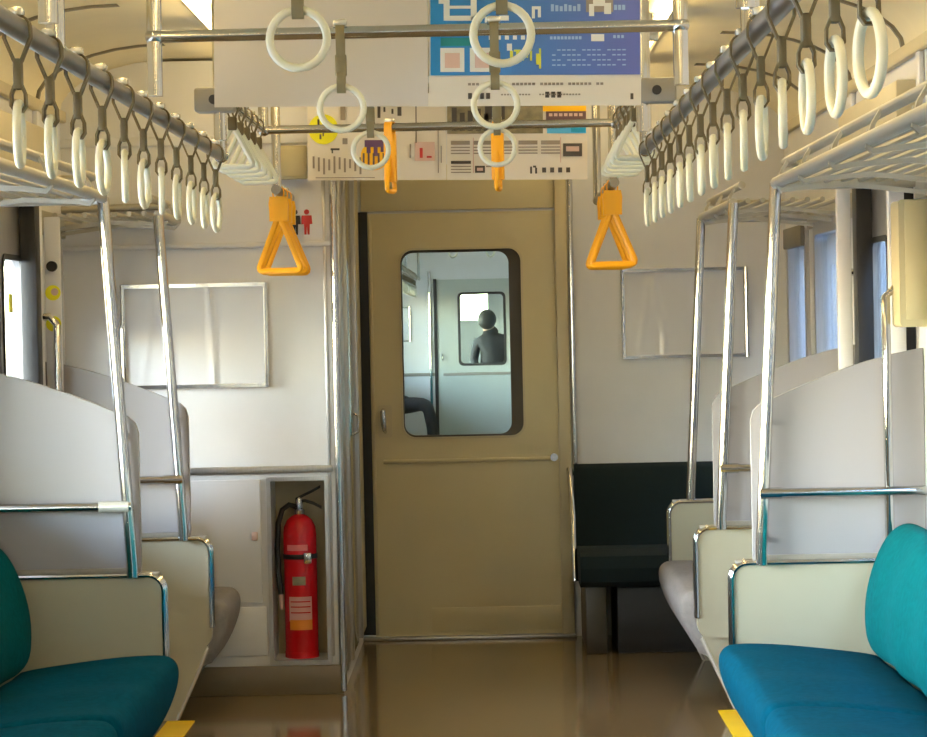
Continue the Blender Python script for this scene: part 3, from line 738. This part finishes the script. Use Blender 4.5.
prints(p4, 'heading_rule', 'inkdark', [R4(451, 163, 471, 166)] + [R4(563, 146, 582, 159)] + [R4(475, 168, 485, 175)] + [R4(530, 169, 532, 176), R4(533, 168, 536, 170), R4(535, 170, 537, 176)] + [R4(542 + 8 * q, 170, 546 + 8 * q, 175) for q in range(4)])
prints(p4, 'badge_centre', 'inkpink', [R4(477, 170, 483, 173), R4(566, 149, 579, 154)], .0064)
prints(p4, 'column_rules', 'inkpink', [R4(473, 140, 474, 175), R4(560, 140, 561, 165)])
# grey clamp blocks on the posts of the hidden cross pipe
for x in (-.547, .560):
    bm = B(); box(bm, x - .05 + .535, x + .05 + .535, -.035, .035, -.05, .012, .008); cb = obj('clamp_block', bm, 'greybox', XPIPE)
    bm = B(); tube(bm, [(x + .535, -.045, -.02), (x + .535, -.034, -.02)], .012, 12); obj('screw', bm, 'dark', cb)

# ------------------------------------------------------------------ framed notice holders on the end walls
def notice(label, x, y, z):
    t = thing('notice_frame', label, 'frame', (x, y, z), 0, 'empty poster frames'); hw, hh = .252, .18
    bm = B(); frame_ring(bm, rrect(-hw, hw, -hh, hh, .006, 3), rrect(-hw + .013, hw - .013, -hh + .013, hh - .013, .004, 3), 'Y', -.016, 0); obj('frame', bm, 'steel', t)
    bm = B(); box(bm, -hw + .01, hw - .01, -.004, -.001, -hh + .01, hh - .01); obj('backing', bm, 'papergrey', t)
    bm = B(); nx = 44
    A = []
    for i in range(nx + 1):
        u = -hw + .013 + (2 * hw - .026) * i / nx
        row = []
        for j in range(9):
            v = -hh + .013 + (2 * hh - .026) * j / 8
            d = 3.2 * (.0022 * math.exp(-((u + .10 + .02 * math.sin(v * 14)) / .008) ** 2) + .0018 * math.exp(-((u - .06 + .03 * v) / .007) ** 2) + .0015 * math.exp(-((u + .16 - .15 * v) / .006) ** 2))
            row.append(bm.verts.new((u, -.0065 - d, v)))
        A.append(row)
    for i in range(nx):
        for j in range(8): bm.faces.new((A[i][j], A[i + 1][j], A[i + 1][j + 1], A[i][j + 1]))
    obj('cover_sheet', bm, 'acrylic', t)
    for s in (-1, 1):
        bm = B(); tube(bm, [(s * (hw - .004), -.017, -hh), (s * (hw - .004), -.017, hh)], .006, 8); obj('side_strip', bm, 'pole', t)
notice('empty silver poster frame on the left cubicle wall', -.881, YC, 1.244)
notice('empty silver poster frame on the right end wall', .919, YE, 1.29)
# switch box, pictograms
t = thing('switch_box', 'small beige switch box high on the cubicle wall beside the poster', 'box', (-.537, YC, 1.775))
bm = B(); box(bm, -.057, .057, -.04, 0, 0, .115, .006); obj('housing', bm, 'beigebox', t)
bm = B(); box(bm, -.05, .05, -.044, -.039, .008, .107, .003); obj('lid', bm, 'beigebox', t)
def pictogram(label, x, m):
    t = thing('pictogram_sticker', label, 'sticker', (x, YC, 1.585), 0, 'person pictograms on the cubicle wall')
    bm = B(); tube(bm, [(0, -.0015, .078), (0, 0, .078)], .009, 14); obj('head', bm, m, t)
    bm = B(); prism(bm, [(-.017, .066), (.017, .066), (.019, .036), (.010, .036), (.009, .0), (.002, .0), (0, .03), (-.002, .0), (-.009, .0), (-.010, .036), (-.019, .036)], 'Y', -.0015, 0); obj('body', bm, m, t)
pictogram('red standing person pictogram beside the orange straps', -.487, 'inkred'); pictogram('dark standing person pictogram beside the orange straps', -.527, 'dark')

# ------------------------------------------------------------------ fire extinguisher
t = thing('fire_extinguisher', 'red fire extinguisher with black hose in the cubicle recess', 'fire extinguisher', (-.541, YC + .085, RZ0))
bm = B(); lathe(bm, [(.050, 0), (.056, .004), (.058, .012), (.058, .43), (.055, .455), (.044, .478), (.028, .492), (.016, .498)], seg=28); cyl = obj('cylinder', bm, 'red', t)
bm = B(); lathe(bm, [(.0585, .0), (.0595, .001), (.0595, .022), (.0585, .023)], seg=28); obj('base_ring', bm, 'red', t)
bm = B(); lathe(bm, [(.015, .495), (.018, .50), (.018, .515), (.013, .52), (.013, .545), (.009, .555)], seg=16); obj('valve', bm, 'steel', t)
bm = B(); loft(bm, [[(x - .008 * 0, -.008, z), (x, .008, z), (x, .008, z + .010), (x, -.008, z + .010)] for x, z in ((-.012, .545), (.01, .556), (.045, .572), (.075, .588))]); obj('upper_lever', bm, 'dark', t)
bm = B(); loft(bm, [[(x, -.008, z), (x, .008, z), (x, .008, z + .010), (x, -.008, z + .010)] for x, z in ((-.012, .535), (.02, .540), (.05, .530), (.078, .515))]); obj('lower_lever', bm, 'dark', t)
bm = B(); tube(bm, [(-.012, -.005, .525), (-.035, -.006, .532), (-.058, -.008, .515), (-.073, -.012, .47), (-.078, -.016, .38), (-.074, -.02, .29), (-.068, -.022, .22)], .0095, 10); ho = obj('hose', bm, 'black', t)
bm = B(); tube(bm, [(-.068, -.022, .222), (-.066, -.023, .17)], [.010, .007], 10); obj('nozzle', bm, 'inkpink', ho)
def wrap(name, m, a0, a1, z0, z1, r=.0592, parent=cyl):
    bm = B(); n = 14; A = []
    for i in range(n + 1):
        a = math.radians(lerp(a0, a1, i / n)); A.append((bm.verts.new((r * math.cos(a), r * math.sin(a), z0)), bm.verts.new((r * math.cos(a), r * math.sin(a), z1))))
    for i in range(n): bm.faces.new((A[i][0], A[i + 1][0], A[i + 1][1], A[i][1]))
    return obj(name, bm, m, parent)
mat('labelpink', (222, 120, 120), .4); mat('labelwhite', (214, 160, 156), .4); mat('labelgold', (222, 130, 30), .4)
wrap('name_label', 'labelpink', 225, 300, .375, .395)
wrap('strap_band', 'black', 180, 360, .345, .362, .0604)
bm = B(); box(bm, .016, .042, -.066, -.050, .330, .368, .003); obj('buckle', bm, 'steel', t)
wrap('gauge_label', 'inkolive', 245, 290, .255, .285)
wrap('instruction_label', 'labelwhite', 230, 312, .13, .215); wrap('warning_label', 'labelgold', 232, 312, .10, .135, .0596)
wrap('instruction_lines', 'red', 236, 306, .196, .200, .0598); wrap('instruction_lines', 'red', 236, 306, .178, .182, .0598); wrap('instruction_lines', 'red', 236, 306, .158, .162, .0598)

# ------------------------------------------------------------------ gangway and the next car
Y2, Y3 = 11.6, 28.4
bm = B(); box(bm, -.62, .62, YE + .1, Y2, -.06, .0); struct('floor_gangway', bm, 'kick')
bm = B(); box(bm, -.66, -.56, YE + .1, Y2, 0, 2.0); struct('wall_gangway_left', bm, 'greybox')
bm = B(); box(bm, .56, .66, YE + .1, Y2, 0, 2.0); struct('wall_gangway_right', bm, 'greybox')
bm = B(); box(bm, -.66, .66, YE + .1, Y2, 1.95, 2.05); struct('ceiling_gangway', bm, 'greybox')
bm = B(); box(bm, -W - WT, W + WT, Y2, Y3 + .1, -.06, 0); struct('floor_next_car', bm, 'floor')
ceiling(Y2, Y3 + .1, 'ceiling_next_car')
win2 = [(12.3 + 2.3 * i, 14.1 + 2.3 * i, *WZ) for i in range(7)]
side_wall('wall_next_left', -1, Y2, Y3 + .1, win2); side_wall('wall_next_right', 1, Y2, Y3 + .1, win2)
for o in win2:
    window(-1, *o); window(1, *o)
bm = B(); box(bm, -W, -.45, Y2, Y2 + .08, 0, 2.2); box(bm, .52, W, Y2, Y2 + .08, 0, 2.2); box(bm, -.45, .52, Y2, Y2 + .08, 1.8, 2.2); struct('wall_next_near', bm, 'wall', smooth=False)
bm = B(); box(bm, -W, -.40, Y3, Y3 + .08, 0, 2.2); box(bm, .47, W, Y3, Y3 + .08, 0, 2.2); box(bm, -.40, .47, Y3, Y3 + .08, 1.72, 2.2); wn = struct('wall_next_end', bm, 'wall', smooth=False)
bm = B(); box(bm, -W, -.42, Y3 - .012, Y3, .70, .735, .003); obj('dado_rail', bm, 'greybox', wn)
bm = B(); box(bm, -.42, -.385, Y3 - .01, Y3 + .02, 0, 1.72); obj('door_slot', bm, 'black', wn)
bm = B(); tube(bm, [(-.46, Y3 - .01, 0), (-.46, Y3 - .01, 1.8)], .016, 8); obj('corner_strip', bm, 'pole', wn)
d2 = struct_root('door_6', (0, Y3, 0))
mat('door_next', (176, 182, 176), .42, var=.03)
DX0, DX1 = -.385, .42; wx = .085
outer = rrect(wx - ww / 2, wx + ww / 2, wz - wh / 2, wz + wh / 2, .05, 8); inner = rrect(wx - ww / 2 + .014, wx + ww / 2 - .014, wz - wh / 2 + .014, wz + wh / 2 - .014, .042, 8)
bm = B(); door_leaf(bm, .0, .038); obj('door_leaf', bm, 'door_next', d2, smooth=False)
bm = B(); frame_ring(bm, rrect(wx - ww / 2 - .012, wx + ww / 2 + .012, wz - wh / 2 - .012, wz + wh / 2 + .012, .055, 8), inner, 'Y', -.006, .030); obj('window_gasket', bm, 'dark', d2)
bm = B(); prism(bm, inner, 'Y', .020, .026); obj('window_pane', bm, 'glass_door', d2)
bm = B(); box(bm, -.33, .40, -.014, 0, .70, .73, .003); obj('rail', bm, 'greybox', d2)
bm = B(); tube(bm, [(-.34, 0, .93), (-.34, -.03, .92), (-.335, -.03, .87), (-.335, 0, .86)], .008, 8); obj('handle', bm, 'steel', d2)
notice('empty poster frame on the far end wall of the next car', -.92, Y3, 1.25)
bench('long bench along the left side of the next car', -1, 12.4, 28.0, [15.5, 18.6, 21.7, 24.8], 'seat', 'backfab', 'benches in the next car')
bench('long bench along the right side of the next car', 1, 12.4, 28.0, [15.5, 18.6, 21.7, 24.8], 'seat', 'backfab', 'benches in the next car')
for sgn, side in ((-1, 'left'), (1, 'right')):
    for i in range(5):
        y = 13.0 + 3.2 * i
        ceiling_lamp(sgn * .36, y, y + 2.4, 'lit ceiling lamp in the next car, %s row, %s' % (side, nth(4 - i, 'its far end wall')), 'lamps in the next car', m='lamp2')
    pipe_run('strap_pipe', 'long strap pipe on the %s side of the next car' % side, [(sgn * XP, 13, ZP), (sgn * XP, 27.6, ZP)], [(sgn * XP, y, ZP) for y in (13.2, 18, 22.98, 27.4)])
    for i in range(14):
        place(sp, True, (sgn * XP, 21.4 + .35 * i, ZP), 0, random.uniform(-.2, .2), 'white ring strap in the next car, %s row, %s' % (side, nth(13 - i, 'its far end wall')), 'ring straps in the next car')
pipe_run('cross_pipe', 'cross pipe over the aisle of the next car', [(-.535, 16.6, ZX), (.525, 16.6, ZX)], [(-.535, 16.6, ZX), (.525, 16.6, ZX)], 'cross pipes over the aisle', .0125, 'steel')
for x, lb in ((-.07, 'left'), (.16, 'right')):
    place(sc, True, (x, 16.6, ZX), math.pi / 2, .9, 'white ring strap over the aisle of the next car, %s one' % lb, 'ring straps over the next aisle')
# third car, seen through the far door window
bm = B(); box(bm, -W, W, Y3 + .1, 40, -.06, 0); struct('floor_third_car', bm, 'floor')
ceiling(Y3 + .1, 40, 'ceiling_third_car')
win3 = [(29.2 + 2.3 * i, 31.2 + 2.3 * i, *WZ) for i in range(4)]
side_wall('wall_third_left', -1, Y3 + .1, 40, win3); side_wall('wall_third_right', 1, Y3 + .1, 40, win3)
bm = B(); box(bm, -W, W, 40, 40.1, 0, 1.28); box(bm, -W, W, 40, 40.1, 1.72, 2.2); box(bm, -W, -.24, 40, 40.1, 1.28, 1.72); box(bm, .16, W, 40, 40.1, 1.28, 1.72); struct('wall_third_end', bm, 'wall', smooth=False)
for i in range(3):
    ceiling_lamp(-.15, 29.6 + 3.2 * i, 32.0 + 3.2 * i, 'lit ceiling lamp in the third car, %s' % nth(i, 'the gangway'), 'lamps in the third car', m='lamp2')

# ------------------------------------------------------------------ passengers
def figure(label, root, bones, mats, headpos, headr, hairoff):
    """bones: list of chains [(x,y,z,r),...]; the first vertex of the first chain is the pelvis"""
    t = thing('person', label, 'person', root)
    verts, edges, rad = [], [], []
    for ch in bones:
        prev = None
        for (x, y, z, r) in ch:
            hit = None
            for i, v in enumerate(verts):
                if (Vector(v) - Vector((x, y, z))).length < 1e-4: hit = i
            if hit is None: verts.append((x, y, z)); rad.append(r); hit = len(verts) - 1
            if prev is not None: edges.append((prev, hit))
            prev = hit
    me = bpy.data.meshes.new('body'); me.from_pydata(verts, edges, [])
    o = bpy.data.objects.new('body', me); C.objects.link(o)
    sk = o.modifiers.new('Skin', 'SKIN')
    for i, r in enumerate(rad):
        sv = me.skin_vertices[0].data[i]; sv.radius = (r, r); sv.use_root = (i == 0)
    ss = o.modifiers.new('Sub', 'SUBSURF'); ss.levels = 1; ss.render_levels = 1
    dg = bpy.context.evaluated_depsgraph_get(); m2 = bpy.data.meshes.new_from_object(o.evaluated_get(dg))
    bpy.data.objects.remove(o)
    for p in m2.polygons: p.use_smooth = True
    m2.materials.clear(); m2.materials.append(M[mats[0]]); m2.materials.append(M['skin']); m2.materials.append(M[mats[1]])
    hp = Vector(headpos)
    for p in m2.polygons:
        if (p.center - hp).length < headr * 1.12: p.material_index = 1
        elif p.center.z < bones[0][0][2] + .02: p.material_index = 2
    b = bpy.data.objects.new('body', m2); C.objects.link(b); b.parent = t
    bm = B(); bmesh.ops.create_uvsphere(bm, u_segments=18, v_segments=12, radius=headr * 1.12, matrix=Matrix.Translation(hp + Vector(hairoff)) @ Matrix.Diagonal((1, 1.05, 1.08, 1)))
    obj('hair', bm, 'hair', t)
# seated on the left bench of the next car, facing the aisle (+X)
S = .93
figure('person in dark clothes seated on the left bench of the next car', (-.90, 25.4, .03),
       [[(0, 0, .46, .13), (-.05, 0, .62, .135), (-.08, 0, .80, .14), (-.07, 0, .92, .07), (-.04, 0, .99, .055), (-.01, 0, 1.07, .085), (.0, 0, 1.15, .085)]] +
       [[(0, 0, .46, .13), (.08, s * .09, .45, .095), (.46, s * .10, .47, .068), (.50, s * .10, .27, .055), (.50, s * .10, .07, .045), (.60, s * .11, .035, .04)] for s in (-1, 1)] +
       [[(-.08, 0, .80, .14), (-.08, s * .17, .84, .065), (-.02, s * .22, .62, .05), (.16, s * .15, .53, .042), (.25, s * .08, .52, .035), (.31, s * .06, .50, .022)] for s in (-1, 1)],
       ('cloth_dark', 'cloth_trouser'), (-.01, 0, 1.10), .095, (-.025, 0, .03))
# standing hunched beyond the far door window
figure('person in a dark coat standing beyond the far door window', (.20, 30.2, 0),
       [[(0, 0, .72, .125), (.0, .03, .88, .13), (-.01, .06, 1.02, .14), (-.02, .04, 1.12, .07), (-.04, .0, 1.19, .055), (-.06, -.03, 1.25, .085), (-.06, -.03, 1.32, .08)]] +
       [[(0, 0, .72, .125), (s * .09, 0, .66, .10), (s * .10, -.02, .38, .068), (s * .10, .03, .08, .045), (s * .11, -.08, .035, .04)] for s in (-1, 1)] +
       [[(-.01, .06, 1.02, .14), (s * .17, .05, 1.04, .065), (s * .22, .02, .82, .05), (s * .16, -.16, .72, .042), (s * .13, -.23, .72, .03)] for s in (-1, 1)],
       ('cloth_dark', 'cloth_trouser'), (-.06, -.03, 1.28), .095, (.0, -.025, .005))

# ------------------------------------------------------------------ outside
bm = B(); box(bm, -80, 80, -80, 120, -1.3, -1.2); struct('ground', bm, 'ground')
bm = B()
n = 60
for k in range(n):
    y = -60 + 3 * k
    x = 4.2 + .5 * math.sin(k * 1.7); h = 5.6 + .7 * math.sin(k * 2.3) + .4 * math.sin(k * .9)
    box(bm, x, x + 1.2, y, y + 3.0, -1.2, h)
mat('sky_block_dark', (22, 18, 10), .95, var=.4, scale=1.5)
struct('sky_block_wall', bm, 'sky_block_dark', smooth=False)  # added dark bank, keeps sky light out of the right windows
# unseen deck and roof, added to cut high sky light on the left bench
mat('concrete', (176, 172, 164), .85, var=.12, scale=2)
bm = B(); box(bm, -9, -1.62, -60, 90, -1.2, -.06); struct('added_deck', bm, 'concrete')
bm = B(); box(bm, -4.3, -1.62, -60, 90, 2.55, 2.68); can = struct('shade_roof', bm, 'greybox')
for k in range(-8, 14):
    bm = B(); box(bm, -4.2, -4.05, k * 6 + 2.3, k * 6 + 2.45, -.06, 2.55, .01); obj('shade_roof_post', bm, 'greybox', can)
